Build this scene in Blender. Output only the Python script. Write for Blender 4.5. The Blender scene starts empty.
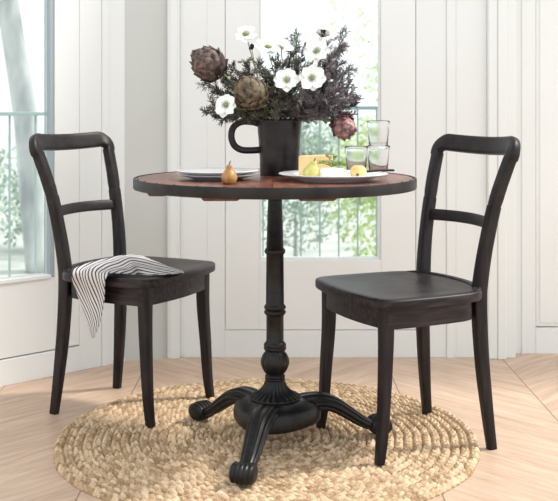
import bpy, math, random
import numpy as np
from mathutils import Vector, Matrix
random.seed(7)
C = bpy.context.scene
COL = C.collection
PI = math.pi

# ------------------------------------------------------------------ camera
cam = bpy.data.cameras.new('camera'); cam_o = bpy.data.objects.new('camera', cam); COL.objects.link(cam_o)
cam_o.location = (0, 0, 0.98); cam_o.rotation_euler = (PI/2, 0, 0)
cam.sensor_width = 36; cam.lens = 995/558*36; cam.shift_y = -(250.5-110)/558; cam.shift_x = 0
C.camera = cam_o
cam.dof.use_dof = True; cam.dof.focus_distance = 3.0; cam.dof.aperture_fstop = 5.6
# ------------------------------------------------------------------ light
world = bpy.data.worlds.new('world'); C.world = world; world.use_nodes = True
bg = world.node_tree.nodes['Background']; bg.inputs[0].default_value = (0.94, 0.975, 1.0, 1); bg.inputs[1].default_value = 1.0
sun = bpy.data.lights.new('sun', 'SUN'); sun_o = bpy.data.objects.new('sun', sun); COL.objects.link(sun_o)
sun.energy = 2.5; sun.angle = math.radians(7); sun.color = (1.0, 0.95, 0.88)
SD = Vector((0.80, 0.16, 0.95)).normalized()
sun_o.rotation_euler = SD.to_track_quat('Z', 'Y').to_euler(); sun_o.location = (3, 2, 5)
vs = C.view_settings; vs.view_transform = 'Standard'; vs.look = 'None'; vs.gamma = 1; vs.exposure = 0.50; vs.use_curve_mapping = False

# ------------------------------------------------------------------ materials
def mat(name, col, rough=0.6, metal=0.0, **kw):
    m = bpy.data.materials.new(name); m.use_nodes = True
    b = m.node_tree.nodes['Principled BSDF']
    b.inputs['Base Color'].default_value = (*col, 1); b.inputs['Roughness'].default_value = rough; b.inputs['Metallic'].default_value = metal
    for k, v in kw.items(): b.inputs[k.replace('_', ' ')].default_value = v
    return m
def noisy(m, c1, c2, scale=(10, 10, 10), detail=6, lo=0.35, hi=0.65, bump=0.0, dist=0.002, coord='Object', nscale=1.0):
    nt = m.node_tree; N = nt.nodes; L = nt.links; b = N['Principled BSDF']
    tc = N.new('ShaderNodeTexCoord'); mp = N.new('ShaderNodeMapping'); mp.inputs['Scale'].default_value = scale
    nz = N.new('ShaderNodeTexNoise'); nz.inputs['Scale'].default_value = nscale; nz.inputs['Detail'].default_value = detail
    cr = N.new('ShaderNodeValToRGB'); cr.color_ramp.elements[0].position = lo; cr.color_ramp.elements[1].position = hi
    cr.color_ramp.elements[0].color = (*c1, 1); cr.color_ramp.elements[1].color = (*c2, 1)
    L.new(tc.outputs[coord], mp.inputs[0]); L.new(mp.outputs[0], nz.inputs[0]); L.new(nz.outputs[0], cr.inputs[0]); L.new(cr.outputs[0], b.inputs['Base Color'])
    if bump:
        bp = N.new('ShaderNodeBump'); bp.inputs['Strength'].default_value = bump; bp.inputs['Distance'].default_value = dist
        L.new(nz.outputs[0], bp.inputs['Height']); L.new(bp.outputs[0], b.inputs['Normal'])
    return m
M = {}
M['wall'] = noisy(mat('white_paint', (.8, .8, .78), .55), (.79, .805, .785), (.82, .835, .82), (1, 1, 1), 3)
M['door'] = noisy(mat('white_door_paint', (.8, .8, .78), .4), (.80, .81, .79), (.83, .84, .825), (2, 2, 2), 3)
M['greywall'] = noisy(mat('grey_wall', (.6, .6, .57), .6), (.56, .575, .545), (.60, .61, .585), (2, 2, 2), 3)
M['frame'] = mat('blue_grey_frame', (.34, .41, .44), .4)
M['chair'] = noisy(mat('charcoal_stained_wood', (.02, .017, .018), .42), (.007, .005, .0055), (.040, .030, .033), (9, 70, 70), 6, .35, .7, .25, .0012)
M['chair'].node_tree.nodes['Principled BSDF'].inputs['Specular IOR Level'].default_value = .25
M['chairleg'] = noisy(mat('charcoal_stained_wood_upright', (.02, .017, .018), .42), (.006, .0045, .005), (.026, .0195, .022), (70, 70, 9), 6, .35, .7, .25, .0012)
M['chairleg'].node_tree.nodes['Principled BSDF'].inputs['Specular IOR Level'].default_value = .25
M['chairrail'] = noisy(mat('charcoal_stained_wood_rail', (.02, .017, .018), .42), (.008, .006, .0065), (.027, .020, .022), (30, 30, 30), 6, .3, .75, .15, .0012)
M['chairrail'].node_tree.nodes['Principled BSDF'].inputs['Specular IOR Level'].default_value = .25
M['iron'] = noisy(mat('black_cast_iron', (.008, .008, .008), .38), (.0035, .0034, .0036), (.010, .0095, .0095), (60, 60, 60), 4, bump=.15, dist=.001)
M['band'] = noisy(mat('dark_metal_band', (.03, .03, .03), .45, .2), (.010, .009, .009), (.024, .021, .021), (12, 12, 12), 3)
M['batten'] = noisy(mat('red_brown_batten', (.2, .07, .04), .5), (.07, .026, .018), (.13, .052, .034), (60, 4, 60), 5)
M['mug'] = noisy(mat('dark_glazed_stoneware', (.03, .022, .022), .3), (.004, .003, .0035), (.030, .020, .020), (18, 18, 30), 7, .3, .75, .3, .002)
M['white'] = mat('white_porcelain', (.82, .82, .82), .18)
M['greyplate'] = mat('blue_grey_glaze', (.42, .46, .52), .25)
M['pear'] = noisy(mat('brown_pear_skin', (.5, .25, .08), .42), (.33, .15, .04), (.52, .29, .09), (50, 50, 30), 5)
M['greenpear'] = noisy(mat('green_pear_skin', (.5, .5, .12), .4), (.42, .42, .10), (.72, .62, .22), (40, 40, 25), 5)
M['fig'] = noisy(mat('yellow_fruit_skin', (.8, .5, .15), .4), (.72, .48, .16), (.86, .70, .34), (40, 40, 40), 5)
M['stalk'] = mat('brown_stalk', (.08, .045, .02), .7)
M['cheese'] = noisy(mat('yellow_cheese', (.85, .65, .28), .5), (.76, .53, .24), (.84, .66, .34), (25, 25, 25), 4)
M['brie'] = noisy(mat('white_rind', (.8, .78, .74), .75), (.68, .66, .64), (.88, .87, .85), (60, 60, 60), 5, bump=.4, dist=.002)
M['herb'] = mat('green_herb', (.16, .24, .05), .55)
M['knife'] = mat('black_handle', (.008, .008, .008), .4)
M['steel'] = mat('steel', (.6, .6, .6), .25, 1.0)
for k in ('iron', 'band', 'mug'): M[k].node_tree.nodes['Principled BSDF'].inputs['Specular IOR Level'].default_value = .3
M['petal'] = mat('white_petal', (.88, .88, .84), .55, Subsurface_Weight=.15)
M['anemone_eye'] = mat('green_grey_flower_centre', (.22, .25, .10), .7)
M['darkeye'] = mat('black_sepal', (.012, .010, .012), .8)
M['stem'] = mat('green_stem', (.16, .22, .06), .55)
M['thickstem'] = mat('yellow_green_stem', (.38, .42, .12), .5)
M['art_brown'] = noisy(mat('brown_artichoke_bract', (.12, .08, .06), .6), (.035, .020, .019), (.20, .135, .11), (70, 70, 70), 6, .35, .7, .6, .004)
M['art_green'] = noisy(mat('green_brown_artichoke_bract', (.15, .12, .06), .6), (.045, .026, .018), (.22, .165, .085), (45, 45, 45), 6, .35, .7, .5, .004)
M['art_purple'] = noisy(mat('purple_artichoke_bract', (.2, .08, .09), .5), (.09, .028, .035), (.46, .26, .24), (45, 45, 45), 5)
M['leafdark'] = noisy(mat('dark_grey_green_needles', (.03, .03, .025), .6), (.022, .021, .014), (.15, .145, .105), (40, 40, 40), 3)
M['leafpurple'] = noisy(mat('purple_grey_needles', (.06, .045, .055), .6), (.030, .024, .028), (.26, .22, .235), (40, 40, 40), 3)
M['trunk'] = noisy(mat('grey_bark', (.4, .4, .38), .9), (.34, .36, .37), (.60, .61, .61), (6, 6, 2), 6, bump=.5, dist=.03)  # bark paled: washed-out daylight put into the colour
M['leaf1'] = noisy(mat('pale_green_leaves', (.3, .42, .15), .7), (.42, .54, .22), (.66, .74, .40), (2, 2, 2), 3)  # leaf tone lightened to carry the blown-out look outdoors
M['leaf2'] = noisy(mat('grey_green_leaves', (.2, .3, .2), .7), (.24, .33, .26), (.52, .60, .52), (2, 2, 2), 3)  # pale range holds the washed-out outdoor light in its colour
M['rail'] = mat('blue_green_metal', (.36, .46, .47), .45)
M['ground'] = noisy(mat('pale_gravel', (.5, .5, .46), .9), (.40, .42, .40), (.62, .62, .58), (2, 2, 2), 6)

def glassmat(name, ior=1.45, rough=0.0, tint=(1, 1, 1)):
    m = bpy.data.materials.new(name); m.use_nodes = True
    b = m.node_tree.nodes['Principled BSDF']; b.inputs['Base Color'].default_value = (*tint, 1)
    b.inputs['Transmission Weight'].default_value = 1; b.inputs['Roughness'].default_value = rough; b.inputs['IOR'].default_value = ior
    return m
M['glass'] = glassmat('clear_tumbler_glass', 1.3, .12)
def panemat():
    m = bpy.data.materials.new('window_glass'); m.use_nodes = True; nt = m.node_tree; N = nt.nodes; N.clear()
    o = N.new('ShaderNodeOutputMaterial'); mx = N.new('ShaderNodeMixShader'); t = N.new('ShaderNodeBsdfTransparent'); g = N.new('ShaderNodeBsdfGlossy'); f = N.new('ShaderNodeFresnel')
    t.inputs[0].default_value = (.95, .985, .975, 1); g.inputs['Roughness'].default_value = .01; f.inputs[0].default_value = 1.25
    nt.links.new(f.outputs[0], mx.inputs[0]); nt.links.new(t.outputs[0], mx.inputs[1]); nt.links.new(g.outputs[0], mx.inputs[2]); nt.links.new(mx.outputs[0], o.inputs[0])
    return m
M['pane'] = panemat()

def nodes_helper(m):
    nt = m.node_tree
    def math_(op, a, b=None, c=None):
        n = nt.nodes.new('ShaderNodeMath'); n.operation = op
        for i, v in enumerate((a, b, c)):
            if v is None: continue
            if isinstance(v, (int, float)): n.inputs[i].default_value = v
            else: nt.links.new(v, n.inputs[i])
        return n.outputs[0]
    return nt, math_
def floormat():
    m = mat('pale_oak_chevron_planks', (.7, .55, .42), .42); nt, F = nodes_helper(m); N = nt.nodes; L = nt.links; b = N['Principled BSDF']
    tc = N.new('ShaderNodeTexCoord'); sp = N.new('ShaderNodeSeparateXYZ'); L.new(tc.outputs['Object'], sp.inputs[0])
    W = .463; PW = .145
    xs = F('ADD', sp.outputs[0], .51 + W*20)
    tri = F('PINGPONG', xs, W)
    v = F('DIVIDE', F('ADD', sp.outputs[1], tri), PW)
    col = F('FLOOR', F('DIVIDE', xs, W)); pl = F('FLOOR', v); fr = F('FRACT', v)
    # seams
    e1 = F('MINIMUM', fr, F('SUBTRACT', 1, fr)); s1 = F('LESS_THAN', e1, .010)
    cf = F('FRACT', F('DIVIDE', xs, W)); e2 = F('MINIMUM', cf, F('SUBTRACT', 1, cf)); s2 = F('LESS_THAN', e2, .0042)
    cmb = N.new('ShaderNodeCombineXYZ'); L.new(col, cmb.inputs[0]); L.new(pl, cmb.inputs[1])
    wn = N.new('ShaderNodeTexWhiteNoise'); L.new(cmb.outputs[0], wn.inputs[0])
    # grain along plank
    par = F('SUBTRACT', F('MULTIPLY', F('PINGPONG', col, 1), 2), 1)
    along = F('SUBTRACT', sp.outputs[0], F('MULTIPLY', par, F('MULTIPLY', sp.outputs[1], -1)))
    g = N.new('ShaderNodeCombineXYZ'); L.new(F('MULTIPLY', along, 2.2), g.inputs[0]); L.new(F('MULTIPLY', v, 2.6), g.inputs[1]); L.new(F('MULTIPLY', wn.outputs[0], 30), g.inputs[2])
    nz = N.new('ShaderNodeTexNoise'); nz.inputs['Scale'].default_value = 1.3; nz.inputs['Detail'].default_value = 8; nz.inputs['Distortion'].default_value = 1.2; L.new(g.outputs[0], nz.inputs[0])
    r1 = N.new('ShaderNodeValToRGB'); L.new(nz.outputs[0], r1.inputs[0])
    r1.color_ramp.elements[0].position = .30; r1.color_ramp.elements[0].color = (.50, .345, .24, 1)
    r1.color_ramp.elements[1].position = .68; r1.color_ramp.elements[1].color = (.68, .505, .38, 1)
    r2 = N.new('ShaderNodeValToRGB'); L.new(wn.outputs[0], r2.inputs[0])
    r2.color_ramp.elements[0].color = (.90, .87, .85, 1); r2.color_ramp.elements[1].color = (1.05, 1.04, 1.03, 1)
    mx = N.new('ShaderNodeMix'); mx.data_type = 'RGBA'; mx.blend_type = 'MULTIPLY'; mx.inputs[0].default_value = 1
    L.new(r1.outputs[0], mx.inputs[6]); L.new(r2.outputs[0], mx.inputs[7])
    m2 = N.new('ShaderNodeMix'); m2.data_type = 'RGBA'; L.new(F('MAXIMUM', F('MULTIPLY', s1, .28), F('MULTIPLY', s2, .9)), m2.inputs[0]); L.new(mx.outputs[2], m2.inputs[6]); m2.inputs[7].default_value = (.16, .10, .07, 1)
    L.new(m2.outputs[2], b.inputs['Base Color'])
    bp = N.new('ShaderNodeBump'); bp.inputs['Strength'].default_value = .12; bp.inputs['Distance'].default_value = .002; L.new(nz.outputs[0], bp.inputs['Height']); L.new(bp.outputs[0], b.inputs['Normal'])
    return m
M['floor'] = floormat()
def tablewood():
    m = mat('red_brown_plank_top', (.3, .1, .05), .32); nt, F = nodes_helper(m); N = nt.nodes; L = nt.links; b = N['Principled BSDF']
    tc = N.new('ShaderNodeTexCoord'); sp = N.new('ShaderNodeSeparateXYZ'); L.new(tc.outputs['Object'], sp.inputs[0])
    v = F('DIVIDE', F('ADD', sp.outputs[0], 2.0), .095); fr = F('FRACT', v); pl = F('FLOOR', v)
    e = F('LESS_THAN', F('MINIMUM', fr, F('SUBTRACT', 1, fr)), .015)
    wn = N.new('ShaderNodeTexWhiteNoise'); wn.noise_dimensions = '1D'; L.new(pl, wn.inputs['W'])
    g = N.new('ShaderNodeCombineXYZ'); L.new(F('MULTIPLY', sp.outputs[0], 22), g.inputs[0]); L.new(F('MULTIPLY', sp.outputs[1], 3), g.inputs[1]); L.new(F('MULTIPLY', wn.outputs[0], 20), g.inputs[2])
    nz = N.new('ShaderNodeTexNoise'); nz.inputs['Scale'].default_value = 1.6; nz.inputs['Detail'].default_value = 9; nz.inputs['Distortion'].default_value = .8; L.new(g.outputs[0], nz.inputs[0])
    r = N.new('ShaderNodeValToRGB'); L.new(nz.outputs[0], r.inputs[0])
    r.color_ramp.elements[0].position = .3; r.color_ramp.elements[0].color = (.075, .024, .016, 1)
    r.color_ramp.elements[1].position = .72; r.color_ramp.elements[1].color = (.25, .095, .06, 1)
    m2 = N.new('ShaderNodeMix'); m2.data_type = 'RGBA'; L.new(F('MULTIPLY', e, .8), m2.inputs[0]); L.new(r.outputs[0], m2.inputs[6]); m2.inputs[7].default_value = (.03, .012, .01, 1)
    L.new(m2.outputs[2], b.inputs['Base Color'])
    return m
M['tablewood'] = tablewood()
def jutemat():
    m = mat('braided_jute', (.6, .45, .25), .85); nt, F = nodes_helper(m); N = nt.nodes; L = nt.links; b = N['Principled BSDF']
    at = N.new('ShaderNodeAttribute'); at.attribute_name = 'strand'
    tc = N.new('ShaderNodeTexCoord'); nz = N.new('ShaderNodeTexNoise'); nz.inputs['Scale'].default_value = 180; nz.inputs['Detail'].default_value = 4; L.new(tc.outputs['Object'], nz.inputs[0])
    a = F('ADD', F('MULTIPLY', at.outputs['Fac'], .42), F('MULTIPLY', nz.outputs[0], .75))
    r = N.new('ShaderNodeValToRGB'); L.new(a, r.inputs[0])
    E = r.color_ramp.elements; E[0].position = .30; E[0].color = (.235, .14, .070, 1); E[1].position = .84; E[1].color = (.72, .56, .38, 1)
    x = E.new(.55); x.color = (.48, .33, .195, 1)
    L.new(r.outputs[0], b.inputs['Base Color'])
    bp = N.new('ShaderNodeBump'); bp.inputs['Strength'].default_value = .5; bp.inputs['Distance'].default_value = .002; L.new(nz.outputs[0], bp.inputs['Height']); L.new(bp.outputs[0], b.inputs['Normal'])
    return m
M['jute'] = jutemat()
def stripemat():
    m = mat('striped_linen', (.7, .7, .7), .9); nt, F = nodes_helper(m); N = nt.nodes; L = nt.links; b = N['Principled BSDF']
    uv = N.new('ShaderNodeUVMap'); uv.uv_map = 'UVMap'; sp = N.new('ShaderNodeSeparateXYZ'); L.new(uv.outputs[0], sp.inputs[0])
    fr = F('FRACT', sp.outputs[0]); s = F('LESS_THAN', F('ABSOLUTE', F('SUBTRACT', fr, .5)), .19)
    mx = N.new('ShaderNodeMix'); mx.data_type = 'RGBA'; L.new(s, mx.inputs[0]); mx.inputs[6].default_value = (.62, .60, .59, 1); mx.inputs[7].default_value = (.045, .04, .05, 1)
    L.new(mx.outputs[2], b.inputs['Base Color']); return m
M['stripe'] = stripemat()

# ------------------------------------------------------------------ mesh helpers
class MB:
    def __init__(s): s.v = []; s.f = []
    def add(s, v, f):
        o = len(s.v); s.v += [tuple(p) for p in v]; s.f += [tuple(i+o for i in q) for q in f]; return s
    def box(s, x0, x1, y0, y1, z0, z1, X=None):
        v = [Vector(p) for p in ((x0,y0,z0),(x1,y0,z0),(x1,y1,z0),(x0,y1,z0),(x0,y0,z1),(x1,y0,z1),(x1,y1,z1),(x0,y1,z1))]
        if X is not None: v = [X @ p for p in v]
        return s.add(v, [(0,3,2,1),(4,5,6,7),(0,1,5,4),(1,2,6,5),(2,3,7,6),(3,0,4,7)])
    def lathe(s, prof, n=48, mod=None, X=None, cap=True):
        v = []; f = []
        for (r, z) in prof:
            for k in range(n):
                a = 2*PI*k/n; rr = r*(mod(a, z, r) if mod else 1)
                v.append(Vector((rr*math.cos(a), rr*math.sin(a), z)))
        for i in range(len(prof)-1):
            for k in range(n):
                k2 = (k+1) % n; f.append((i*n+k, i*n+k2, (i+1)*n+k2, (i+1)*n+k))
        if cap:
            f.append(tuple(range(n-1, -1, -1))); f.append(tuple((len(prof)-1)*n+k for k in range(n)))
        if X is not None: v = [X @ p for p in v]
        return s.add(v, f)
    def sweep(s, pts, hw, hd, ref, n=14, p=3.2, mod=None):
        """pts path; hw half-size across, hd half-size along ref; p = squareness"""
        pts = [Vector(q) for q in pts]; m = len(pts); v = []; f = []
        g = lambda a, i: a[i] if isinstance(a, (list, tuple)) else a
        for i, q in enumerate(pts):
            T = (pts[min(i+1, m-1)] - pts[max(i-1, 0)]).normalized()
            R = Vector(ref(i) if callable(ref) else ref); D = (R - T*R.dot(T)).normalized(); B = T.cross(D).normalized()
            for k in range(n):
                a = 2*PI*(k+.5)/n; c, sn = math.cos(a), math.sin(a)
                x = math.copysign(abs(c)**(2/p), c)*g(hw, i); y = math.copysign(abs(sn)**(2/p), sn)*g(hd, i)
                if mod: e = mod(a, i/(m-1)); x *= e; y *= e
                v.append(q + B*x + D*y)
        for i in range(m-1):
            for k in range(n):
                k2 = (k+1) % n; f.append((i*n+k, i*n+k2, (i+1)*n+k2, (i+1)*n+k))
        f.append(tuple(range(n-1, -1, -1))); f.append(tuple((m-1)*n+k for k in range(n)))
        return s.add(v, f)
    def tube(s, pts, r, n=8):
        pts = [Vector(q) for q in pts]
        d = pts[-1]-pts[0]; ref = Vector((0,0,1)) if abs(d.normalized().z) < .8 else Vector((0,1,0))
        return s.sweep(pts, r, r, ref, n, 2.0)
    def build(s, name, m, parent=None, smooth=True, bevel=0, loc=None, auto=None, sub=0):
        me = bpy.data.meshes.new(name); me.from_pydata(s.v, [], s.f); me.validate(); me.update()
        o = bpy.data.objects.new(name, me); COL.objects.link(o); me.materials.append(m)
        if smooth: me.polygons.foreach_set('use_smooth', [True]*len(me.polygons))
        if auto is not None:
            me.set_sharp_from_angle(angle=math.radians(auto))
        if bevel:
            b = o.modifiers.new('bevel', 'BEVEL'); b.width = bevel; b.segments = 2; b.limit_method = 'ANGLE'
        if sub: o.modifiers.new('sub', 'SUBSURF').levels = sub; o.modifiers['sub'].render_levels = sub
        if parent: o.parent = parent
        if loc: o.location = loc
        return o
def spline(pts, n=8):
    P = [np.array(p, float) for p in pts]; P = [2*P[0]-P[1]] + P + [2*P[-1]-P[-2]]; out = []
    for i in range(1, len(P)-2):
        for k in range(n):
            t = k/n; a, b, c, d = P[i-1:i+3]
            out.append(.5*((2*b)+(-a+c)*t+(2*a-5*b+4*c-d)*t*t+(-a+3*b-3*c+d)*t**3))
    out.append(P[-2]); return [tuple(float(x) for x in p) for p in out]
def tag(o, label=None, cat=None, group=None, kind=None):
    if label: o['label'] = label
    if cat: o['category'] = cat
    if group: o['group'] = group
    if kind: o['kind'] = kind
    return o
def thing(name, label, cat, loc=(0, 0, 0), rz=0, group=None):
    o = bpy.data.objects.new(name, None); COL.objects.link(o); o.location = loc; o.rotation_euler = (0, 0, rz); o.empty_display_size = .05
    return tag(o, label, cat, group)
def copy_tree(o, parent=None):
    c = o.copy(); COL.objects.link(c)
    if parent: c.parent = parent
    for ch in [x for x in COL.objects if x.parent == o]: copy_tree(ch, c)
    return c
H = 0.98; FL = 995.0
def P(x, y, Z):            # a point of the place seen at (x, y) at distance Z
    return Vector(((x-279)*Z/FL, Z, H-(y-110)*Z/FL))

# ------------------------------------------------------------------ the room
fl = MB().box(-3.2, 3.2, -1.0, 4.3, -.05, 0).build('floor', M['floor'], smooth=False); tag(fl, kind='structure')
BY = 3.94; WT = 2.7
def st(name, mb, m, parent=None, **k):
    o = mb.build(name, m, parent, smooth=False, **k)
    if not parent: tag(o, kind='structure')
    return o
# back wall left and right of the glazed door, built of upright boards with shadow gaps
b = MB(); g = .0007
for x0, x1, dy in ((-.392, -.285, 0), (-.285, -.2139, 0), (.5427, .663, 0), (.663, .700, -.006), (.700, .823, 0)):
    b.box(x0+g, x1-g, BY+dy, BY+.10, 0, WT)
b.box(-.392, -.2139, BY+.002, BY+.10, 0, WT); b.box(.5427, .823, BY+.002, BY+.10, 0, WT)
b.box(-.2139, .5427, BY+.006, BY+.10, 2.2, WT)
b.box(-.215, .5437, BY-.003, BY+.10, 0, .107)
st('wall_back', b, M['wall'], bevel=.0015)
st('trim_1', MB().box(-.4396, -.392, BY-.02, BY+.10, 0, WT).box(-.43, -.40, BY-.026, BY, 0, WT), M['wall'], bevel=.003)
st('trim_2', MB().box(.823, .860, BY-.03, BY+.16, 0, WT).box(.860, .893, BY-.035, BY+.16, 0, WT).box(.893, .935, BY-.012, BY+.16, 0, WT), M['wall'], bevel=.004)
# glazed door in the back wall
gx0, gx1, gz0, gz1 = -.079, .404, .385, 2.03
dx0, dx1 = -.2139+.0016, .5427-.0016
d = MB().box(dx0, gx0, BY+.002, BY+.055, .1095, 2.198).box(gx1, dx1, BY+.002, BY+.055, .1095, 2.198).box(gx0, gx1, BY+.002, BY+.055, .1095, gz0).box(gx0, gx1, BY+.002, BY+.055, gz1, 2.198)
door1 = st('door_1', d, M['door'], bevel=.002)
bead = MB()
for a in ((gx0, gx0+.009, gz0, gz1), (gx1-.009, gx1, gz0, gz1), (gx0+.009, gx1-.009, gz0, gz0+.009), (gx0+.009, gx1-.009, gz1-.009, gz1)):
    bead.box(a[0], a[1], BY+.012, BY+.045, a[2], a[3])
st('glazing_bead', bead, M['wall'], door1, bevel=.0015)
st('glass_pane', MB().box(gx0+.002, gx1-.002, BY+.026, BY+.030, gz0+.002, gz1-.002), M['pane'], door1)
# wall strip in an even grey tone in the left corner
CX, CY = -.589, 3.885
gv = Vector((-.4396-CX, BY-.004-CY, 0)); ga = math.atan2(gv.y, gv.x)
GX = Matrix.Translation((CX, CY, 0)) @ Matrix.Rotation(ga, 4, 'Z')
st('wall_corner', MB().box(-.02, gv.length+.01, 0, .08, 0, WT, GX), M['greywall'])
# left bay wall:   local x runs from the corner towards the camera-left, local -y faces the room
la = math.atan2(.675, .7376)
LX = Matrix.Translation((CX-.012, CY-.006, 0)) @ Matrix.Rotation(la, 4, 'Z') @ Matrix.Scale(-1, 4, (1, 0, 0))
def lbox(mb, t0, t1, y0, y1, z0, z1):
    o = len(mb.v); mb.box(t0, t1, y0, y1, z0, z1, LX)
    k = len(mb.f)-6
    for i in range(k, len(mb.f)): mb.f[i] = tuple(reversed(mb.f[i]))
w = MB()
for t0, t1, dy in ((0, .073, 0), (.073, .105, -.005), (.105, .2014, 0)): lbox(w, t0+g*(t0 > 0), t1-g, dy, .10, 0, WT)
lbox(w, 0.002, .2014, .003, .09, 0, WT); lbox(w, .2014, 1.155, .006, .10, 2.2, WT); lbox(w, .2014, 1.155, -.003, .10, 0, .092); lbox(w, 1.155, 2.3, 0, .10, 0, WT)
st('wall_left', w, M['wall'], bevel=.0015)
d = MB(); lg0, lg1, lz0, lz1 = .305, 1.005, .362, 2.03
for a in ((.2014+g, lg0, .097, 2.196), (lg1, 1.153, .097, 2.196), (lg0, lg1, .097, lz0), (lg0, lg1, lz1, 2.196)): lbox(d, a[0], a[1], .002, .055, a[2], a[3])
door2 = st('door_2', d, M['door'], bevel=.002)
f = MB()
for a in ((lg0, lg0+.018, lz0, lz1), (lg1-.022, lg1, lz0, lz1), (lg0+.018, lg1-.022, lz1-.02, lz1)): lbox(f, a[0], a[1], .007, .050, a[2], a[3])
st('window_frame', f, M['frame'], door2, bevel=.0015)
f = MB(); lbox(f, lg0+.018, lg1-.022, -.004, .05, lz0, lz0+.014)
st('window_sill', f, M['wall'], door2, bevel=.002)
f = MB(); lbox(f, lg0+.02, lg1-.02, .030, .034, lz0+.012, lz1-.012)
st('glass_pane', f, M['pane'], door2)
# right bay wall and door leaf
w = MB().box(.935, 1.033-g, 4.0, 4.10, 0, WT).box(1.033, 1.98, 4.006, 4.10, 2.2, WT).box(1.033-.001, 1.98, 3.998, 4.10, 0, .105).box(1.98, 3.2, 4.0, 4.10, 0, WT)
w.box(.975, .985, 3.994, 4.0, 0, WT)
st('wall_right', w, M['wall'], bevel=.0015)
st('door_3', MB().box(1.033+g, 1.978, 4.002, 4.06, .110, 2.196).box(1.048, 1.965, 3.997, 4.004, .125, 2.18), M['door'], bevel=.0015)

# ------------------------------------------------------------------ outside
gr = MB().box(-40, 40, 4.35, 60, -.46, -.40).box(-40, -3.21, -10, 4.35, -.46, -.40).build('ground', M['ground'], smooth=False); tag(gr, kind='structure')
def railing(A, B_, z, label, sp=.094):
    A = Vector((*A, 0)); Bv = Vector((*B_, 0)); d = Bv-A; L = d.length; an = math.atan2(d.y, d.x)
    r = thing('balcony_railing', label, 'railing', (A.x, A.y, -.40), an)
    z += .40
    MB().box(0, L, -.022, .022, z-.012, z+.006).build('handrail', M['rail'], r, smooth=False, bevel=.002)
    MB().box(0, L, -.014, .014, .34, .365).build('bottom_rail', M['rail'], r, smooth=False, bevel=.002)
    for x in (.03, L-.03): MB().box(x-.02, x+.02, -.02, .02, 0, z-.012).build('post', M['rail'], r, smooth=False, bevel=.002)
    n = int(L/sp)
    for k in range(1, n):
        MB().box(k*L/n-.004, k*L/n+.004, -.004, .004, .365, z-.012).build('baluster', M['rail'], r, smooth=False)
    return r
railing((-.55, 4.95), (1.05, 4.95), .993, 'slim blue-green metal railing outside the door behind the table')
railing((-2.05, 3.95), (-.85, 4.95), .965, 'slim metal railing outside the left window, seen past the left chair back', .13)

def leaves_mesh(mb, n, cfun, size, rnd):
    for _ in range(n):
        c = Vector(cfun()); a = Vector((rnd.gauss(0,1), rnd.gauss(0,1), rnd.gauss(0,1))).normalized(); b_ = a.orthogonal().normalized()
        s_ = size*rnd.uniform(.6, 1.3)
        mb.add([c-a*s_, c+b_*s_*.45, c+a*s_, c-b_*s_*.45], [(0,1,2,3)])
def blob(rnd, c, r):
    while True:
        v = Vector((rnd.uniform(-1,1), rnd.uniform(-1,1), rnd.uniform(-1,1)))
        if v.length < 1: return (c[0]+v.x*r[0], c[1]+v.y*r[1], c[2]+v.z*r[2])
def tree(name, label, cat, x, y, blobs, n, size, m, trunk=None, group=None, seed=1):
    rnd = random.Random(seed); t = thing(name, label, cat, (x, y, -.40), 0, group)
    mb = MB(); leaves_mesh(mb, n, lambda: blob(rnd, *rnd.choice(blobs)), size, rnd); mb.build('foliage', m, t, smooth=False)
    if trunk:
        pts, r0, r1 = trunk; pts = spline(pts, 6); k = len(pts)
        MB().sweep(pts, [r0+(r1-r0)*i/(k-1) for i in range(k)], [r0+(r1-r0)*i/(k-1) for i in range(k)], (0,1,0), 14, 2.1, lambda a, s: 1+.06*math.sin(a*5+s*3)).build('trunk', M['trunk'], t)
    return t
OX = -2.35
tree('tree', 'big pale grey tree trunk outside the left window', 'tree', -2.1, 8.5, [((0, 0, 3.6), (1.6, 1.0, .9))], 900, .10, M['leaf2'],
     ([(.06, 0, 0), (-.01, 0, .7), (-.06, 0, 1.3), (-.2, 0, 2.2), (-.35, 0, 3.4), (-.5, 0, 4.4)], .125, .07), seed=3)
tree('shrub', 'low grey-green shrub below the railing outside the left window', 'shrub', -2.9, 9.6, [((0, 0, .55), (1.0, .6, .5)), ((1.0, 0, .40), (.7, .5, .4))], 2200, .040, M['leaf2'], seed=4)
tree('tree', 'pale green leafy tree seen at the upper right of the door glass', 'tree', 1.15, 10.5, [((0, 0, 2.35), (.75, .5, .55)), ((-.45, 0, 2.9), (.4, .4, .3)), ((.1, 0, 1.7), (.4, .3, .3))], 1700, .030, M['leaf1'],
     ([(.2, 0, 0), (.15, 0, 1.2), (.05, 0, 2.5)], .05, .02), seed=5)
tree('shrub', 'bright green shrub behind the railing, right part of the door glass', 'shrub', .85, 8.3, [((0, 0, .62), (.45, .4, .55)), ((-.1, 0, .95), (.3, .3, .4))], 2600, .030, M['leaf1'],
     ([(0, 0, 0), (0, 0, .5)], .02, .01), seed=6)
tree('shrub', 'grey-green shrub behind the railing, left part of the door glass', 'shrub', .15, 9.0, [((0, 0, .62), (.5, .4, .52)), ((.1, 0, 1.0), (.4, .3, .35))], 2600, .032, M['leaf2'],
     ([(0, 0, 0), (0, 0, .5)], .02, .01), seed=8)

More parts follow.
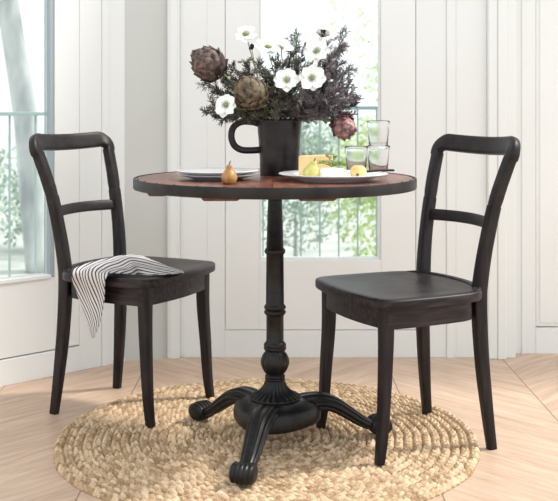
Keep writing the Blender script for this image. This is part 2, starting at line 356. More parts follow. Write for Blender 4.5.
# ------------------------------------------------------------------ rug
RC = (-.0357, 2.965); RR = .622; RT = .018
def rug():
    NR = 23; S = 9; NT = 1500; w = RR/NR
    rs = []; vid = []
    r = np.concatenate([[0.0008], (np.arange(1, NR*S+1))/S*w]); th = np.arange(NT)*2*PI/NT
    Rg, Tg = np.meshgrid(r, th, indexing='ij')
    ring = np.minimum(np.floor((Rg-1e-6)/w), NR-1).astype(int); u = (Rg-ring*w)/w       # 0..1 across a braid
    rm = (ring+.5)*w; nper = np.maximum(6, np.round(2*PI*rm/.024)).astype(int)
    rng = np.random.RandomState(2); offs = rng.rand(NR)[ring]
    phase = Tg/(2*PI)*nper + offs
    side = (u > .5).astype(int)
    ph = phase + .5*side + np.where(side == 0, 1, -1)*(u-.5)*.9
    kk = np.floor(ph); fr = ph-kk
    prof = np.sqrt(np.clip(np.sin(PI*np.clip(u, 0, 1)), 0, 1))
    strand = np.sqrt(np.clip(np.sin(PI*fr), 0, 1))*(.55+.45*np.sin(PI*np.clip(np.abs(u-.5)*2, 0, 1)))
    val = rng.rand(99991)[(ring*7919+kk.astype(int)*31+side*13) % 99991]
    h = .002 + .0045*prof + .0125*strand*(.4+.6*prof)*(.7+.5*val)
    wob = 1+.0035*np.sin(Tg*9)+.002*np.sin(Tg*23+1)+ (.002*np.sin(Tg*nper))*(Rg > RR-w*.5)
    X = Rg*np.cos(Tg)*wob; Y = Rg*np.sin(Tg)*wob
    n = len(r)
    top = np.stack([X, Y, h], -1).reshape(-1, 3)
    e = np.stack([X[-1]*1.001, Y[-1]*1.001, np.full(NT, .0005)], -1)
    V = np.concatenate([top, e])
    i = np.arange(n); j = np.arange(NT); I, J = np.meshgrid(i, j, indexing='ij'); J2 = (J+1) % NT
    F = np.stack([I*NT+J, (I+1)*NT+J, (I+1)*NT+J2, I*NT+J2], -1).reshape(-1, 4)
    me = bpy.data.meshes.new('jute_rug'); me.from_pydata(V.tolist(), [], F.tolist()); me.update()
    me.polygons.foreach_set('use_smooth', [True]*len(me.polygons))
    at = me.attributes.new('strand', 'FLOAT', 'POINT'); at.data.foreach_set('value', np.concatenate([val.reshape(-1), np.zeros(NT)]).astype(np.float32))
    me.materials.append(M['jute'])
    o = bpy.data.objects.new('jute_rug', me); COL.objects.link(o); o.location = (*RC, 0)
    return tag(o, 'round braided natural jute rug under the bistro table', 'rug')
rug()
FZ = .019   # top of the rug

# ------------------------------------------------------------------ bistro table
TC = (-.0116, 2.866); TZ = .786; TR = .402
tb = thing('bistro_table', 'round bistro table with red-brown plank top and black cast-iron pedestal', 'table', (*TC, FZ))
tz = TZ-FZ
MB().lathe([(.0, tz-.022), (TR-.004, tz-.022), (TR-.003, tz-.001), (TR-.006, tz), (.0, tz)][1:4], 128).build('table_top', M['tablewood'], tb, auto=30)
bd = MB().lathe([(TR-.012, tz-.028), (TR+.001, tz-.028), (TR+.003, tz-.025), (TR+.003, tz-.002), (TR+.001, tz+.0012), (TR-.003, tz+.0012), (TR-.003, tz-.004), (TR-.012, tz-.025)], 128, cap=False).build('metal_band', M['band'], tb, auto=40)
for k in range(32):
    a = 2*PI*(k+.35)/32
    MB().lathe([(.0035, 0), (.0033, .0012), (.002, .0022), (.0005, .0026)], 10, X=Matrix.Translation((math.cos(a)*(TR-.008), math.sin(a)*(TR-.008), tz-.0003))).build('rivet', M['band'], bd)
for x0, x1, yl in ((-.352, -.275, .175), (-.195, -.073, .315), (.053, .175, .315)):
    MB().add(*(lambda z0, z1: ([(x0+.012, -yl, z0), (x1-.022, -yl, z0), (x1-.022, yl, z0), (x0+.012, yl, z0), (x0, -yl-.01, z1), (x1, -yl-.01, z1), (x1, yl+.01, z1), (x0, yl+.01, z1)], [(0,3,2,1),(4,5,6,7),(0,1,5,4),(1,2,6,5),(2,3,7,6),(3,0,4,7)]))(tz-.040, tz-.022)).build('batten', M['batten'], tb, smooth=False, bevel=.004)
ZO = -FZ
def hz(z): return z*.965+.034+ZO
col = [(.03, .21), (.0265, .235), (.024, .262), (.0245, .272), (.0275, .276), (.028, .282), (.0245, .287), (.0215, .292), (.0215, .368), (.025, .372), (.0275, .377), (.026, .382), (.0235, .385), (.026, .388), (.0275, .393), (.025, .398), (.0225, .402),
       (.0215, .55), (.0245, .553), (.0265, .559), (.0245, .566), (.0215, .569), (.021, .715), (.035, .722), (.10, .728), (.10, .735)]
def flute(a, z, r):
    return 1+(.035*math.cos(16*a) if (.305 < z < .365 or .42 < z < .54 or .58 < z < .70) else 0)
MB().lathe([(r*(1.16 if z < .7 else .965), hz(z) if z < .70 else z+TZ-.78+ZO) for r, z in col], 96, flute).build('column', M['iron'], tb, auto=60)
bulb = [(.021, .180), (.026, .186), (.0245, .191), (.022, .194), (.028, .203), (.034, .220), (.0345, .235), (.030, .250), (.025, .262), (.0275, .266), (.0285, .272), (.026, .277), (.024, .279)]
MB().lathe([(r*1.12, hz(z)) for r, z in spline(bulb, 3)], 112, lambda a, z, r: 1+(.06*abs(math.cos(7*a)) if .222 < z-ZO < .280 else .02*math.cos(20*a) if z-ZO > .287 else 0)).build('bulb', M['iron'], tb)
cone = [(.025, .184), (.028, .180), (.0265, .175), (.0285, .165), (.036, .150), (.050, .137), (.066, .129), (.07, .124)]
MB().lathe([(r*1.06, hz(z)) for r, z in spline(cone[::-1], 3)], 144, lambda a, z, r: 1+(.05*math.cos(24*a) if .158 < z-ZO < .20 else 0)).build('fluted_collar', M['iron'], tb)
A0 = math.radians(15.6)
base = [(.06, .086), (.105, .083), (.121, .088), (.125, .102), (.122, .122), (.112, .136), (.090, .147), (.06, .156)]
MB().lathe([(r, z+ZO) for r, z in spline(base, 3)], 120, lambda a, z, r: 1+.075*math.cos(3*(a-A0))*min(1, r/.12)).build('base_hub', M['iron'], tb)
for k in range(3):
    a = A0+k*2*PI/3
    path = spline([(.05, .102), (.10, .112), (.14, .112), (.18, .099), (.22, .074), (.260, .047), (.292, .032), (.320, .032)], 6)
    n = len(path); pts = [(r*math.cos(a), r*math.sin(a), z) for r, z in path]
    s = [i/(n-1) for i in range(n)]
    hw = [.022*(1-t)+.018 for t in s]; hd = [.015*(1-t)+.012 for t in s]
    def ridge(ang, t):
        c = (ang/PI*1.0) % 2
        return 1+.075*math.cos(ang*10)*min(1, (1-t)*3)
    lg = MB().sweep([(p[0], p[1], p[2]+FZ+ZO) for p in pts], hw, hd, (0, 0, 1), 84, 2.4, ridge).build('leg', M['iron'], tb)
    ft = MB(); X = Matrix.Translation((.318*math.cos(a), .318*math.sin(a), .0285)) @ Matrix.Rotation(a, 4, 'Z') @ Matrix.Scale(1.2, 4, (1, 0, 0)) @ Matrix.Rotation(PI/2, 4, 'X')
    rr = .028
    prof = spline([(rr*.3, -.034), (rr*.7, -.032), (rr*.93, -.025), (rr*.86, -.018), (rr*.98, -.012), (rr*.90, -.006), (rr, 0), (rr*.90, .006), (rr*.98, .012), (rr*.86, .018), (rr*.93, .025), (rr*.7, .032), (rr*.3, .034)], 3)
    ft.lathe(prof, 28, lambda an, z, r: 1+.14*max(0, math.cos(an)), X=X)
    ft.build('scroll_foot', M['iron'], lg)

# ------------------------------------------------------------------ chairs
def post(z):      # side profile of the rear leg and back post
    zs = [0, .12, .25, .38, .46, .58, .73, .90]; xs = [-.196, -.168, -.150, -.142, -.145, -.166, -.208, -.266]
    return float(np.interp(z, zs, xs))
def smoothpost():
    pts = list(zip([-.196, -.183, -.172, -.166, -.168, -.182, -.213, -.256], [0, .12, .25, .38, .46, .58, .73, .865])); return spline(pts, 5)
PZ = smoothpost()
def px_at(z): return float(np.interp(z, [p[1] for p in PZ], [p[0] for p in PZ])) if z < .865 else PZ[-1][0]-(z-.865)*.36
def wy(z): return float(np.interp(z, [0, .25, .46, .7, .9], [.168, .154, .147, .166, .195]))
BOW = .040
def make_chair(label):
    t = thing('dining_chair', label, 'chair')
    # seat outline
    def edge(p0, p1, bow, n=24):
        p0 = np.array(p0); p1 = np.array(p1); d = p1-p0; nn = np.array([d[1], -d[0]])/np.linalg.norm(d)
        return [p0+d*k/n+nn*bow*4*(k/n)*(1-k/n) for k in range(n)]
    arc = [(-.105-.098*math.sin(PI*k/32), .212*math.cos(PI*k/32)) for k in range(1, 32)]
    o = edge((-.105, -.212), (.190, -.218), .006) + edge((.190, -.218), (.190, .218), .030) + edge((.190, .218), (-.105, .212), .006) + [np.array((-.105, .212))] + [np.array(p) for p in arc]
    o = np.array(o)
    seg = np.linalg.norm(np.roll(o, -1, 0)-o, axis=1); cum = np.concatenate([[0], np.cumsum(seg)]); tot = cum[-1]
    oc = np.vstack([o, o[:1]]); q = np.linspace(0, tot, 145)[:-1]; o = np.stack([np.interp(q, cum, oc[:, 0]), np.interp(q, cum, oc[:, 1])], 1)
    for _ in range(14): o = .5*o+.25*(np.roll(o, 1, 0)+np.roll(o, -1, 0))
    tn = np.roll(o, -1, 0)-np.roll(o, 1, 0); tn /= np.linalg.norm(tn, axis=1)[:, None]; nrm = np.stack([tn[:, 1], -tn[:, 0]], 1)
    n = len(o); cen = o.mean(0)
    rings = []
    for ins, z in ((.010, .4375), (.002, .439), (0, .443), (0, .459), (.002, .4635), (.008, .4665)): rings.append([(p[0], p[1], z) for p in o-nrm*ins])
    base = o-nrm*.008
    for s_, z in ((.93, .4665), (.84, .4650), (.70, .4625), (.5, .4610), (.25, .4605)):
        rings.append([(cen[0]+(p[0]-cen[0])*s_, cen[1]+(p[1]-cen[1])*s_, z) for p in base])
    V = [p for r in rings for p in r]; F = []
    for i in range(len(rings)-1):
        for k in range(n): k2 = (k+1) % n; F.append((i*n+k, i*n+k2, (i+1)*n+k2, (i+1)*n+k))
    F.append(tuple(range(n-1, -1, -1))); F.append(tuple((len(rings)-1)*n+k for k in range(n)))
    MB().add(V, F).build('seat', M['chair'], t, auto=50)
    # apron
    V = []; F = []
    for ins, z in ((.028, .381), (.028, .4372), (.048, .4372), (.048, .381)): V += [(p[0], p[1], z) for p in o-nrm*ins]
    for i in range(4):
        for k in range(n): k2 = (k+1) % n; j = (i+1) % 4; F.append((i*n+k, i*n+k2, j*n+k2, j*n+k))
    MB().add(V, F).build('apron', M['chair'], t, auto=40, bevel=.002)
    # curved rim at the back of the seat
    rp = []
    for k in range(33):
        an = PI*(.10+.80*k/32); rp.append((-.100-.090*math.sin(an), .196*math.cos(an), .4650))
    MB().sweep(rp, [.0115*min(1, .25+k/5, .25+(32-k)/5) for k in range(33)], [.0065*min(1, .35+k/6, .35+(32-k)/6) for k in range(33)], (0, 0, 1), 12, 3).build('rear_rim', M['chair'], t)
    # legs
    for sy in (-1, 1):
        fp = spline([(.158, sy*.167, .4372), (.160, sy*.168, .32), (.167, sy*.172, .20), (.174, sy*.173, .09), (.184, sy*.175, .014)], 5)
        m = len(fp); r = [.0195-.0075*(i/(m-1)) for i in range(m)]
        MB().sweep(fp, r, r, (1, 0, 0), 16, 6).build('leg', M['chairleg'], t, auto=50)
        pts = [(x, sy*wy(z), z) for x, z in PZ if z <= .72]; m = len(pts)
        hw = [float(np.interp(p[2], [0, .2, .46, .86], [.0115, .0155, .017, .0172])) for p in pts]
        hd = [float(np.interp(p[2], [0, .2, .42, .6, .86], [.0135, .018, .021, .018, .0166])) for p in pts]
        MB().sweep(pts, hw, hd, (1, 0, 0), 16, 5).build('leg', M['chairleg'], t, auto=50)['label'] = 'rear leg running up into the back post'
    # top rail with its two rounded corners
    def back(y, z):
        w_ = wy(z); return (px_at(z)-BOW*(1-min(1, abs(y)/w_)**2.0), y, z)
    R = .033; ztop = .876; W_ = .193; pts = []; hh = []
    for k in range(7): z = .700+(ztop-R-.006-.700)*k/6; pts.append((-wy(z), z)); hh.append(.0172+.0002*k)
    for k in range(9):
        a = PI-PI/2*k/8; pts.append((-W_+R+R*math.cos(a), ztop-R+R*math.sin(a))); hh.append(.0184+.0091*k/8)
    for k in range(1, 12):
        y = (-W_+R)+(2*(W_-R))*k/12; pts.append((y, ztop-.006*(1-(y/(W_-R))**2))); hh.append(.0275)
    for k in range(9):
        a = PI/2-PI/2*k/8; pts.append((W_-R+R*math.cos(a), ztop-R+R*math.sin(a))); hh.append(.0275-.0091*k/8)
    for k in range(7): z = .700+(ztop-R-.006-.700)*(6-k)/6; pts.append((wy(z), z)); hh.append(.0184-.0002*k)
    p3 = [back(y, z) for y, z in pts]; hh[0] = hh[-1] = .0158
    MB().sweep(p3, hh, [.0155 if k in (0, len(p3)-1) else .0170-.0040*math.sin(PI*k/(len(p3)-1)) for k in range(len(p3))], (1, 0, .35), 20, 5).build('top_rail', M['chairrail'], t, auto=50)
    # middle rail
    p3 = []
    for k in range(21):
        y = -.160+.320*k/20; z = .648; p3.append((px_at(z)-.036*(1-(y/.160)**2), y, z+.002*(1-(y/.160)**2)))
    MB().sweep(p3, .0175, .010, (1, 0, .3), 14, 4).build('middle_rail', M['chairrail'], t)
    return t
ch1 = make_chair('charcoal wooden dining chair left of the table with striped napkin on its seat')
ch2 = copy_tree(ch1); ch2['label'] = 'charcoal wooden dining chair right of the table with an empty seat'
CH1 = (-.4745, 3.272, 0); R1 = math.radians(-27.3)
ch1.location = CH1; ch1.rotation_euler.z = R1
ch2.location = (.367, 2.948, 0); ch2.rotation_euler.z = math.radians(204.9)
for c in (ch1, ch2): c['group'] = 'charcoal dining chairs at the bistro table'

# ------------------------------------------------------------------ napkin on the left chair
def PH(x, y, h): return P(x, y, (H-h)*FL/(y-110))
rows = [[P(92, 337, 3.055), P(93, 338, 3.05), P(94, 338, 3.05)],
        [P(84, 311, 3.095), P(93, 316, 3.06), P(101, 319, 3.045)],
        [P(76, 289, 3.13), P(91, 296, 3.075), P(105, 298, 3.04)],
        [PH(73, 273, .474), PH(90, 274, .476), PH(107, 277, .474)],
        [PH(86, 265, .480), PH(104, 267, .492), PH(120, 275, .472)],
        [PH(106, 259, .492), PH(120, 265, .500), PH(133, 275, .472)],
        [PH(124, 255, .502), PH(132, 262, .508), PH(139, 274, .472)],
        [PH(139, 255, .502), PH(143, 265, .495), PH(147, 275, .472)],
        [PH(156, 262, .487), PH(158, 269, .483), PH(158, 275, .472)],
        [PH(170, 268, .476), PH(171, 271, .476), PH(170, 275, .471)],
        [PH(183, 272, .470), PH(183.5, 273, .470), PH(184, 274, .470)]]
g3 = [spline(r, 10) for r in rows]; nc = len(g3[0])
cols = [spline([g3[i][j] for i in range(len(rows))], 7) for j in range(nc)]; nr = len(cols[0])
V = []; UV = []
for i in range(nr):
    s_ = i/(nr-1); wd = math.sin(PI*min(1, max(0, s_)))
    for j in range(nc):
        t_ = j/(nc-1); p = Vector(cols[j][i]); fold = .0045*math.sin(t_*PI*4+s_*7)*wd
        if s_ > .3: p.z += fold+.003; p.z = max(p.z, .4705)
        else: p += Vector((-.4, -.9, 0))*fold
        V.append(p); UV.append((t_*12*(.35+.65*wd)+s_*12, s_))
F = [(i*nc+j, i*nc+j+1, (i+1)*nc+j+1, (i+1)*nc+j) for i in range(nr-1) for j in range(nc-1)]
o0 = Vector((CH1[0], CH1[1], .468))
nb = MB().add([v-o0 for v in V], F).build('striped_napkin', M['stripe'], loc=o0)
uvl = nb.data.uv_layers.new(name='UVMap')
for lp in nb.data.loops: uvl.data[lp.index].uv = UV[lp.vertex_index]
sd = nb.modifiers.new('solid', 'SOLIDIFY'); sd.thickness = .0018; sd.offset = 0
tag(nb, 'black and white striped linen napkin draped over the left chair seat', 'napkin')

# ------------------------------------------------------------------ things on the table
TOPZ = TZ; TZ = .78
def plate_prof(R, rf, h, t=.004):
    return [(rf*.4, .003), (rf*.92, .003), (rf*.94, 0), (rf, 0), (rf*1.03, .003), (R*.82, h*.55), (R*.985, h-.002), (R, h), (R*.985, h+.001), (R*.80, h*.55+t), (rf, .003+t), (rf*.5, .003+t)]
PC = (-.177, 2.885)
pl2 = MB().lathe(plate_prof(.116, .070, .016), 80).build('dinner_plate', M['greyplate'], loc=(*PC, TZ)); tag(pl2, 'grey dinner plate at the bottom of the two-plate stack on the table', 'plate', 'plates stacked left of the mug')
pl1 = MB().lathe(plate_prof(.122, .073, .018), 80).build('dinner_plate', M['white'], loc=(PC[0]-.002, PC[1], TZ+.0088)); tag(pl1, 'white dinner plate on top of the grey plate, left of the dark mug', 'plate', 'plates stacked left of the mug')
def pear(name, label, h, r, m, loc, rz=0, lean=0, group=None):
    t = thing(name, label, 'pear', loc, rz, group)
    pr = [(.15, .03), (.45, 0), (.8, .07), (.98, .22), (1.0, .36), (.88, .52), (.62, .67), (.44, .80), (.36, .90), (.24, .97), (.06, .975)]
    MB().lathe([(a*r, b_*h) for a, b_ in spline(pr, 3)], 36, lambda a, z, q: 1+.02*math.sin(a*2+1)).build('fruit', m, t)
    MB().tube([(0, 0, h*.955), (.001, 0, h*1.06), (.004, 0, h*1.16)], .0016, 8).build('stalk', M['stalk'], t)
    t.rotation_euler.y = lean
    return t
pear('pear', 'small golden brown pear standing on the table in front of the plates', .054, .0215, M['pear'], (-.135, 2.70, TZ), .3)
WP = (.154, 2.835)
wp = MB().lathe(plate_prof(.156, .098, .021, .005), 96).build('serving_platter', M['white'], loc=(*WP, TZ)); tag(wp, 'large round white serving platter holding cheese and fruit', 'platter')
PZt = TZ+.0082
pear('pear', 'yellow-green pear lying on the white platter beside the white cheese', .050, .0265, M['greenpear'], (.092, 2.795, PZt), 0, .12)
# cheeses
cw = MB(); ang = math.radians(62)
def wedge(R, h, a0, a1, n=10):
    v = [(0, 0, 0)]+[(R*math.cos(a0+(a1-a0)*k/n), R*math.sin(a0+(a1-a0)*k/n), 0) for k in range(n+1)]; m = len(v)
    v += [(x, y, h) for x, y, _ in v]; f = [tuple(range(m-1, -1, -1)), tuple(range(m, 2*m))]
    for k in range(m): f.append((k, (k+1) % m, (k+1) % m+m, k+m))
    return v, f
cw.add(*wedge(.10, .062, 0, math.radians(38))).build('cheese_wedge', M['cheese'], loc=(.055, 2.86, PZt), smooth=False, bevel=.003)
cz = bpy.data.objects['cheese_wedge']; tag(cz, 'tall yellow cheese wedge at the back of the white platter', 'cheese')
br = MB().lathe(spline([(.005, 0), (.030, 0), (.0355, .004), (.0365, .014), (.0355, .025), (.030, .029), (.005, .030)], 3), 48, lambda a, z, r: 1+.02*math.sin(3*a+z*90)).build('soft_cheese', M['brie'], loc=(.148, 2.79, PZt)); tag(br, 'small round white-rinded soft cheese topped with a green herb sprig', 'cheese')
rnd = random.Random(11)
hs = thing('herb_sprig', 'green herb sprig lying on top of the white round cheese', 'herb', (.148, 2.79, PZt+.031))
sm = MB(); lm = MB()
for (dx, dy, dz) in ((-.048, .01, .006), (-.036, -.015, .012), (.040, .008, .004), (.030, -.012, .010), (-.015, .01, .030), (.012, 0, .026), (.045, -.008, .0)):
    pts = spline([(0, 0, .003), (dx*.5, dy*.5, dz*.7+.008), (dx, dy, dz+.003)], 6); sm.tube(pts, .0009, 5)
    for q in pts[2:]:
        for _ in range(3):
            d = Vector((rnd.gauss(0, 1), rnd.gauss(0, 1), abs(rnd.gauss(0, .7)))).normalized()*rnd.uniform(.007, .012); p = Vector(q); s_ = d.orthogonal().normalized()*.0016
            lm.add([p, p+d*.5+s_, p+d, p+d*.5-s_], [(0, 1, 2, 3)])
sm.build('stem', M['stem'], hs); lm.build('leaves', M['herb'], hs)
fg = thing('yellow_fruit', 'small round yellow fruit on the right of the white platter', 'fruit', (.222, 2.785, PZt))
MB().lathe([(.004, .001), (.014, 0), (.0215, .008), (.0235, .019), (.021, .030), (.013, .037), (.003, .038)], 32).build('fruit', M['fig'], fg)
MB().lathe([(.0005, 0), (.003, .001), (.004, .0035), (.001, .005)], 10, X=Matrix.Translation((-.004, -.0212, .013)) @ Matrix.Rotation(PI/2, 4, 'X')).build('blossom_end', M['stalk'], fg)
kn = thing('cheese_knife', 'cheese knife with black handle resting on the platter rim', 'knife', (.235, 2.865, TZ+.0235), math.radians(8))
MB().sweep(spline([(.015, 0, 0), (.03, 0, .001), (.06, 0, .0035), (.085, 0, .0035), (.100, 0, .003)], 5), [.004, *[.0065]*19, .003], [.0022, *[.0035]*19, .002], (0, 0, 1), 12, 2.6).build('handle', M['knife'], kn)
MB().add([(.016, -.004, .0008), (.016, .004, .0008), (-.06, .010, -.0075), (-.075, -.004, -.0085), (.016, -.004, -.0005), (.016, .004, -.0005), (-.06, .010, -.0085), (-.075, -.004, -.0092)], [(0,1,2,3),(7,6,5,4),(0,4,5,1),(1,5,6,2),(2,6,7,3),(3,7,4,0)]).build('blade', M['steel'], kn, smooth=False)
# tumblers
def tumbler():
    pr = [(.008, 0), (.024, 0), (.0275, .002), (.0285, .010), (.0295, .014), (.0345, .074), (.0350, .079), (.0362, .083), (.0362, .089), (.0350, .0905), (.0338, .089), (.0325, .080), (.0322, .074), (.0275, .014), (.022, .010), (.008, .009)]
    return MB().lathe(pr, 96, lambda a, z, r: 1+(0.035*math.cos(30*a) if .016 < z < .072 and r > .029 else 0))
g1 = tumbler().build('glass_tumbler', M['glass'], loc=(.237, 3.05, TZ))
tag(g1, 'clear ribbed glass tumbler standing alone in front of the stacked pair', 'glass', 'ribbed glass tumblers at the right of the table')
g2 = g1.copy(); COL.objects.link(g2); g2.location = (.310, 3.105, TZ); g2['label'] = 'clear ribbed glass tumbler at the bottom of the stacked pair'
g4 = g1.copy(); COL.objects.link(g4); g4.location = (.310, 3.105, TZ+.0775); g4['label'] = 'clear ribbed glass tumbler on top of the stacked pair'
# mug
MX = (.0015, 3.08)
mg = thing('mug_vase', 'large dark stoneware mug holding the flowers on the table', 'vase', (*MX, TZ))
MB().lathe(spline([(.01, 0), (.055, 0), (.0595, .004), (.061, .03), (.063, .08), (.0665, .13), (.0695, .166), (.070, .170), (.0685, .1715), (.0655, .169), (.062, .13), (.058, .05), (.053, .010), (.01, .009)], 3), 72,
           lambda a, z, r: 1+.006*math.sin(3*a+z*40)+(.006*math.sin(z*260) if r > .055 else 0)).build('body', M['mug'], mg)
MB().sweep(spline([(-.062, 0, .158), (-.085, 0, .164), (-.118, 0, .164), (-.142, 0, .148), (-.149, 0, .120), (-.140, 0, .092), (-.118, 0, .078), (-.088, 0, .076), (-.058, 0, .078)], 5), .0105, .0085, (0, 1, 0), 14, 2.4).build('handle', M['mug'], mg)

# ------------------------------------------------------------------ the bouquet
MC = Vector((MX[0], MX[1], TZ+.165))
def stem_path(tip, spread=.5, seed=0, sag=0.0):
    r = random.Random(seed); t = Vector(tip); d = t-MC
    k = Vector((max(-.045, min(.045, d.x*.22)), max(-.04, min(.04, d.y*.3)), 0)); root = MC+k
    foot = Vector((MX[0]-k.x*.6, MX[1]-k.y*.6, TZ+.016))
    mid = root+(t-root)*.5+Vector((r.uniform(-.01, .01), r.uniform(-.01, .01), .02*spread-sag*.5))
    return foot, spline([foot, root, mid, t], 7)
def artichoke(label, c, R, m, axis, smat, seed, squash=1.15):
    t = thing('artichoke', label, 'artichoke', tuple(c)); ax = Vector(axis).normalized(); Q = ax.to_track_quat('Z', 'Y').to_matrix().to_4x4()
    r = random.Random(seed); mb = MB()
    mb.lathe([(R*.80*math.sin(PI*k/12)+.0001, -R*.85*squash*math.cos(PI*k/12)) for k in range(13)], 24, X=Q)
    ga = PI*(3-5**.5); nb_ = 64
    for i in range(nb_):
        u = (i+.5)/nb_; lat = -1.1+2.45*u; az = i*ga      # from base to tip
        cl = math.cos(lat); sl = math.sin(lat); rad = R*.90*cl
        base = Vector((rad*math.cos(az), rad*math.sin(az), R*squash*.88*sl-R*.10))
        out = Vector((math.cos(az), math.sin(az), 0)); up = Vector((-math.cos(az)*sl, -math.sin(az)*sl, cl)); nr_ = Vector((cl*math.cos(az), cl*math.sin(az), sl)); sd_ = nr_.cross(up).normalized()
        L = R*r.uniform(.62, .82)*(1-.35*u); W = R*r.uniform(.32, .42)*(1-.45*u); flare = .10+r.uniform(-.10, .20)
        g_ = []; nu, nv = 5, 5
        for a in range(nu):
            s_ = a/(nu-1); wv = W*(math.sin(PI*(.22+.70*s_))**.8)*(1 if s_ < 1 else .25)
            for b_ in range(nv):
                q = -1+2*b_/(nv-1)
                g_.append(base+up*L*(s_-.25)*(1-.05*q*q)+sd_*wv*q+nr_*(R*(.07*(1-q*q)+flare*s_*s_-.12*s_*(1-flare)*0)-R*.02) + nr_*(-R*.34*max(0, s_-.25)**2*cl*.6))
        n0 = nu*nv; g2_ = [p-nr_*R*.045 for p in g_]
        f = [(a*nv+b_, a*nv+b_+1, (a+1)*nv+b_+1, (a+1)*nv+b_) for a in range(nu-1) for b_ in range(nv-1)]
        f2 = [tuple(x+n0 for x in reversed(q)) for q in f]
        mb.add([Q @ p for p in g_+g2_], f+f2)
    mb.build('head', m, t, smooth=True)
    foot, path = stem_path(Vector(c)-ax*R*.9, seed=seed)
    MB().tube([Vector(p)-Vector(c) for p in path], .0075 if smat == M['thickstem'] else .005, 10).build('stem', smat, t)
    return t
artichoke('large brown dried artichoke at the far left of the bouquet', P(208, 63, 3.05), .053, M['art_brown'], (-.75, -.35, .5), M['stem'], 1)
artichoke('green-brown artichoke low in the bouquet just above the mug handle', P(250, 92, 2.93), .050, M['art_green'], (-.55, -.45, .75), M['thickstem'], 2)
artichoke('small purple artichoke drooping at the right edge of the mug', P(344, 127, 3.01), .037, M['art_purple'], (.35, -.7, -.45), M['stem'], 3)

def anemone(label, c, R, face, eye, seed, np_=8, closed=0.0):
    t = thing('anemone', label, 'flower', tuple(c), 0, 'white anemones in the bouquet'); r = random.Random(seed); ax = Vector(face).normalized(); Q = ax.to_track_quat('Z', 'Y').to_matrix().to_4x4()
    for k in range(np_):
        az = 2*PI*k/np_+r.uniform(-.15, .15); L = R*r.uniform(.88, 1.05); W = R*.40; lift = .12+.6*closed+.10*(k % 2)+r.uniform(-.05, .08); g_ = []
        ca, sa = math.cos(az), math.sin(az)
        for a in range(7):
            s_ = a/6; w_ = W*(.35+.65*math.sin(PI*min(1, .10+.72*s_)))*(1 if a < 6 else .55)
            for b_ in range(5):
                q = -1+b_/2; rr_ = L*s_*(1-.06*q*q)*(1-closed*.35*s_); z = R*(lift*s_+.13*q*q*s_-.14*s_*s_+.02*(k % 2))
                g_.append(Vector((rr_*ca-w_*q*sa, rr_*sa+w_*q*ca, z)))
        f = [(a*5+b_, a*5+b_+1, (a+1)*5+b_+1, (a+1)*5+b_) for a in range(6) for b_ in range(4)]
        MB().add([Q @ p for p in g_], f).build('petal', M['petal'], t)
    ey = MB().lathe([(.0065, 0), (.0075, .002), (.0065, .005), (.003, .0072), (.0006, .0076)], 16, lambda a, z, q: 1+.05*math.cos(8*a), X=Q)
    ey.build('flower_centre', eye, t)
    stm = MB()
    for k in range(26):
        az = 2*PI*k/26; d = Vector((math.cos(az), math.sin(az), .35)).normalized(); e = Q @ (d*(.0105 + .002*(k % 3)))
        stm.tube([Q @ (d*.006), e], .0005, 4)
        stm.lathe([(.0004, -.0007), (.001, 0), (.0004, .0007)], 6, X=Matrix.Translation(e))
    stm.build('stamens', eye, t)
    foot, path = stem_path(Vector(c)-ax*.004, seed=seed)
    MB().tube([Vector(p)-Vector(c) for p in path], .0016, 7).build('stem', M['stem'], t)
    return t
anemone('white anemone at the upper left of the bouquet, highest on that side', P(246, 34, 3.04), .038, (-.1, -.75, .6), M['anemone_eye'], 21)
anemone('white anemone above the middle of the bouquet, left of the window foliage', P(268, 47, 2.98), .041, (.1, -.6, .75), M['anemone_eye'], 22)
anemone('white anemone half turned away behind the upper middle one', P(282, 48, 3.02), .038, (.5, -.45, .6), M['anemone_eye'], 23, 6, .5)
anemone('white anemone facing forward in the centre, lower left of the front pair', P(287, 80, 2.92), .039, (-.15, -.9, .35), M['anemone_eye'], 24)
anemone('white anemone facing forward right of centre, lower right of the front pair', P(312, 78, 2.92), .041, (.1, -.97, .15), M['anemone_eye'], 25)
anemone('white anemone above the front pair with its centre tilted left', P(317, 51, 2.95), .042, (-.25, -.8, .45), M['anemone_eye'], 26)
anemone('white anemone facing away at the top right of the bouquet', P(322, 36, 3.05), .030, (.2, .35, .85), M['darkeye'], 27, 6, .6)
anemone('white anemone low on the left of the bouquet below the big artichoke', P(226, 105, 2.90), .038, (-.35, -.85, .3), M['anemone_eye'], 28)
def darkbud(label, c, R, seed):
    t = thing('seed_pod', label, 'seed pod', tuple(c), 0, 'small black pods among the flowers'); r = random.Random(seed); mb = MB()
    for k in range(9):
        d = Vector((r.gauss(0, 1), r.gauss(0, 1), r.gauss(0, .8))).normalized(); s_ = d.orthogonal().normalized()
        mb.lathe([(.0005, 0), (R*.45, R*.5), (R*.3, R*.95), (.0004, R*1.25)], 8, X=d.to_track_quat('Z', 'Y').to_matrix().to_4x4())
    mb.build('head', M['darkeye'], t)
    foot, path = stem_path(Vector(c), seed=seed); MB().tube([Vector(p)-Vector(c) for p in path], .0013, 6).build('stem', M['stem'], t)
darkbud('small black pod beneath the highest left anemone', P(251, 46, 3.05), .010, 31)
darkbud('small black pod at the very top right of the bouquet', P(323, 31, 3.02), .009, 32)

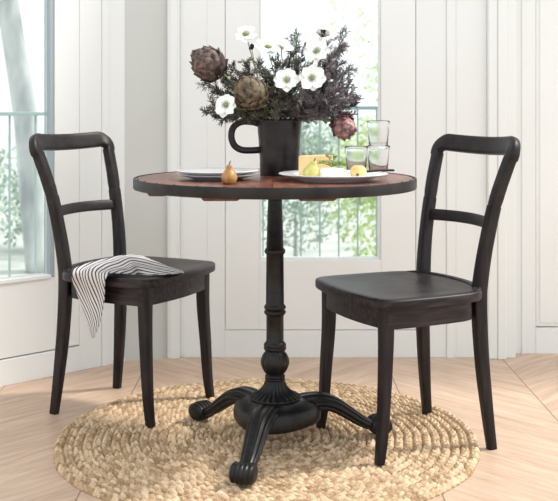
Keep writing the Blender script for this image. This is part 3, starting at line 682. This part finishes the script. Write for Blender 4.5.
def sprig(tip, m, label, seed, dens=3.4, ll=.017):
    r = random.Random(seed); foot, path = stem_path(tip, .6, seed); c = foot
    t = thing('foliage_sprig', label, 'foliage', tuple(c), 0, 'dark needle-leaved sprigs in the mug')
    pts = [Vector(p)-c for p in path]
    MB().tube(pts, .0013, 5).build('stem', M['leafdark'], t)
    mb = MB(); n = len(pts)
    dense = []
    for i in range(8, n-1):
        for k in range(3): dense.append((pts[i].lerp(pts[i+1], k/3), (pts[i+1]-pts[i]).normalized(), (i-8)/(n-9)))
    dense.append((pts[-1], (pts[-1]-pts[-2]).normalized(), 1))
    side = []
    for j, (p, T, s_) in enumerate(dense):        # short side twigs
        if j % 2 == 0 and s_ < .96:
            d = (Vector((r.gauss(0, 1), r.gauss(0, 1), r.gauss(0, 1)))); d = (d-T*d.dot(T)).normalized(); d = (d*.75+T*.75).normalized(); L = r.uniform(.022, .042)*(1-.35*s_)
            q = p+d*L; mb.tube([p, p+d*L*.5, q], .0007, 4)
            for k in range(7): side.append((p+d*L*(k+1)/7, d, 1))
    for p, T, s_ in dense+side:
        for k in range(3 if s_ < 1 else 3):
            d = Vector((r.gauss(0, 1), r.gauss(0, 1), r.gauss(0, 1))); d = (d-T*d.dot(T)).normalized(); d = (d*.8+T*.7+Vector((0, 0, .1))).normalized(); L = ll*r.uniform(.6, 1.2)
            w_ = d.cross(Vector((r.gauss(0, 1), r.gauss(0, 1), r.gauss(0, 1)))).normalized()*.0013
            b_ = d.cross(w_).normalized()*.0006
            mb.add([p-w_*.5, p+w_*.5, p+d*L*.55+w_+b_, p+d*L+b_*2, p+d*L*.55-w_+b_], [(0, 1, 2, 3, 4)])
    mb.build('needles', m, t, smooth=False)
rs = random.Random(5)
def region(x):
    return ('dark needle-leaved foliage sprig reaching out on the left side of the bouquet' if x < 250 else
            'dark needle-leaved foliage sprig in the middle of the bouquet above the mug' if x < 310 else
            'purplish needle-leaved foliage sprig on the right side of the bouquet')
tips = [(212, 104, 2.98), (222, 112, 3.06), (236, 98, 3.0), (226, 80, 3.04), (218, 66, 3.12), (252, 108, 2.95), (290, 72, 3.1), (278, 108, 2.93), (344, 44, 3.0), (352, 68, 3.1), (357, 98, 3.0), (345, 98, 2.93), (336, 74, 3.05), (350, 118, 3.05), (322, 104, 3.08), (329, 40, 3.12), (350, 84, 2.97), (206, 82, 3.07), (214, 92, 3.0), (222, 74, 3.1), (205, 112, 3.02), (216, 118, 2.98), (232, 86, 2.98), (234, 66, 3.12), (243, 74, 3.03), (228, 98, 3.1), (240, 110, 2.97), (246, 62, 3.16),
        (256, 62, 3.08), (264, 70, 2.96), (275, 60, 3.1), (284, 62, 3.0), (292, 44, 3.06), (300, 60, 3.02), (298, 35, 3.12), (270, 92, 2.96), (284, 98, 2.94), (302, 96, 2.94), (262, 104, 2.96), (296, 108, 2.97), (306, 68, 3.18), (272, 76, 3.2), (304, 46, 3.16),
        (347, 32, 3.08), (338, 48, 3.02), (342, 62, 3.1), (349, 76, 3.03), (331, 66, 2.98), (353, 92, 3.08), (340, 88, 2.96), (355, 106, 3.03), (346, 112, 3.1), (328, 98, 2.94), (334, 112, 2.98), (325, 84, 3.15), (318, 112, 2.95), (316, 94, 3.0), (350, 100, 3.16)]
for i, (x, y, Z) in enumerate(tips):
    m = M['leafpurple'] if x > 300 else M['leafdark']
    sprig(P(x, y, Z), m, region(x), 100+i)

# every thing standing on the table (and in the mug) set out around the table's centre
OT = Vector((-.012, 2.97, TZ)); NT = Vector((*TC, TOPZ)); KS = .965
for o in list(COL.objects):
    if o.parent is None and o.get('category') in ('plate', 'pear', 'platter', 'cheese', 'herb', 'fruit', 'knife', 'glass', 'vase', 'artichoke', 'flower', 'seed pod', 'foliage'):
        o.location = NT+(o.location-OT)*KS; o.scale = (KS, KS, KS)
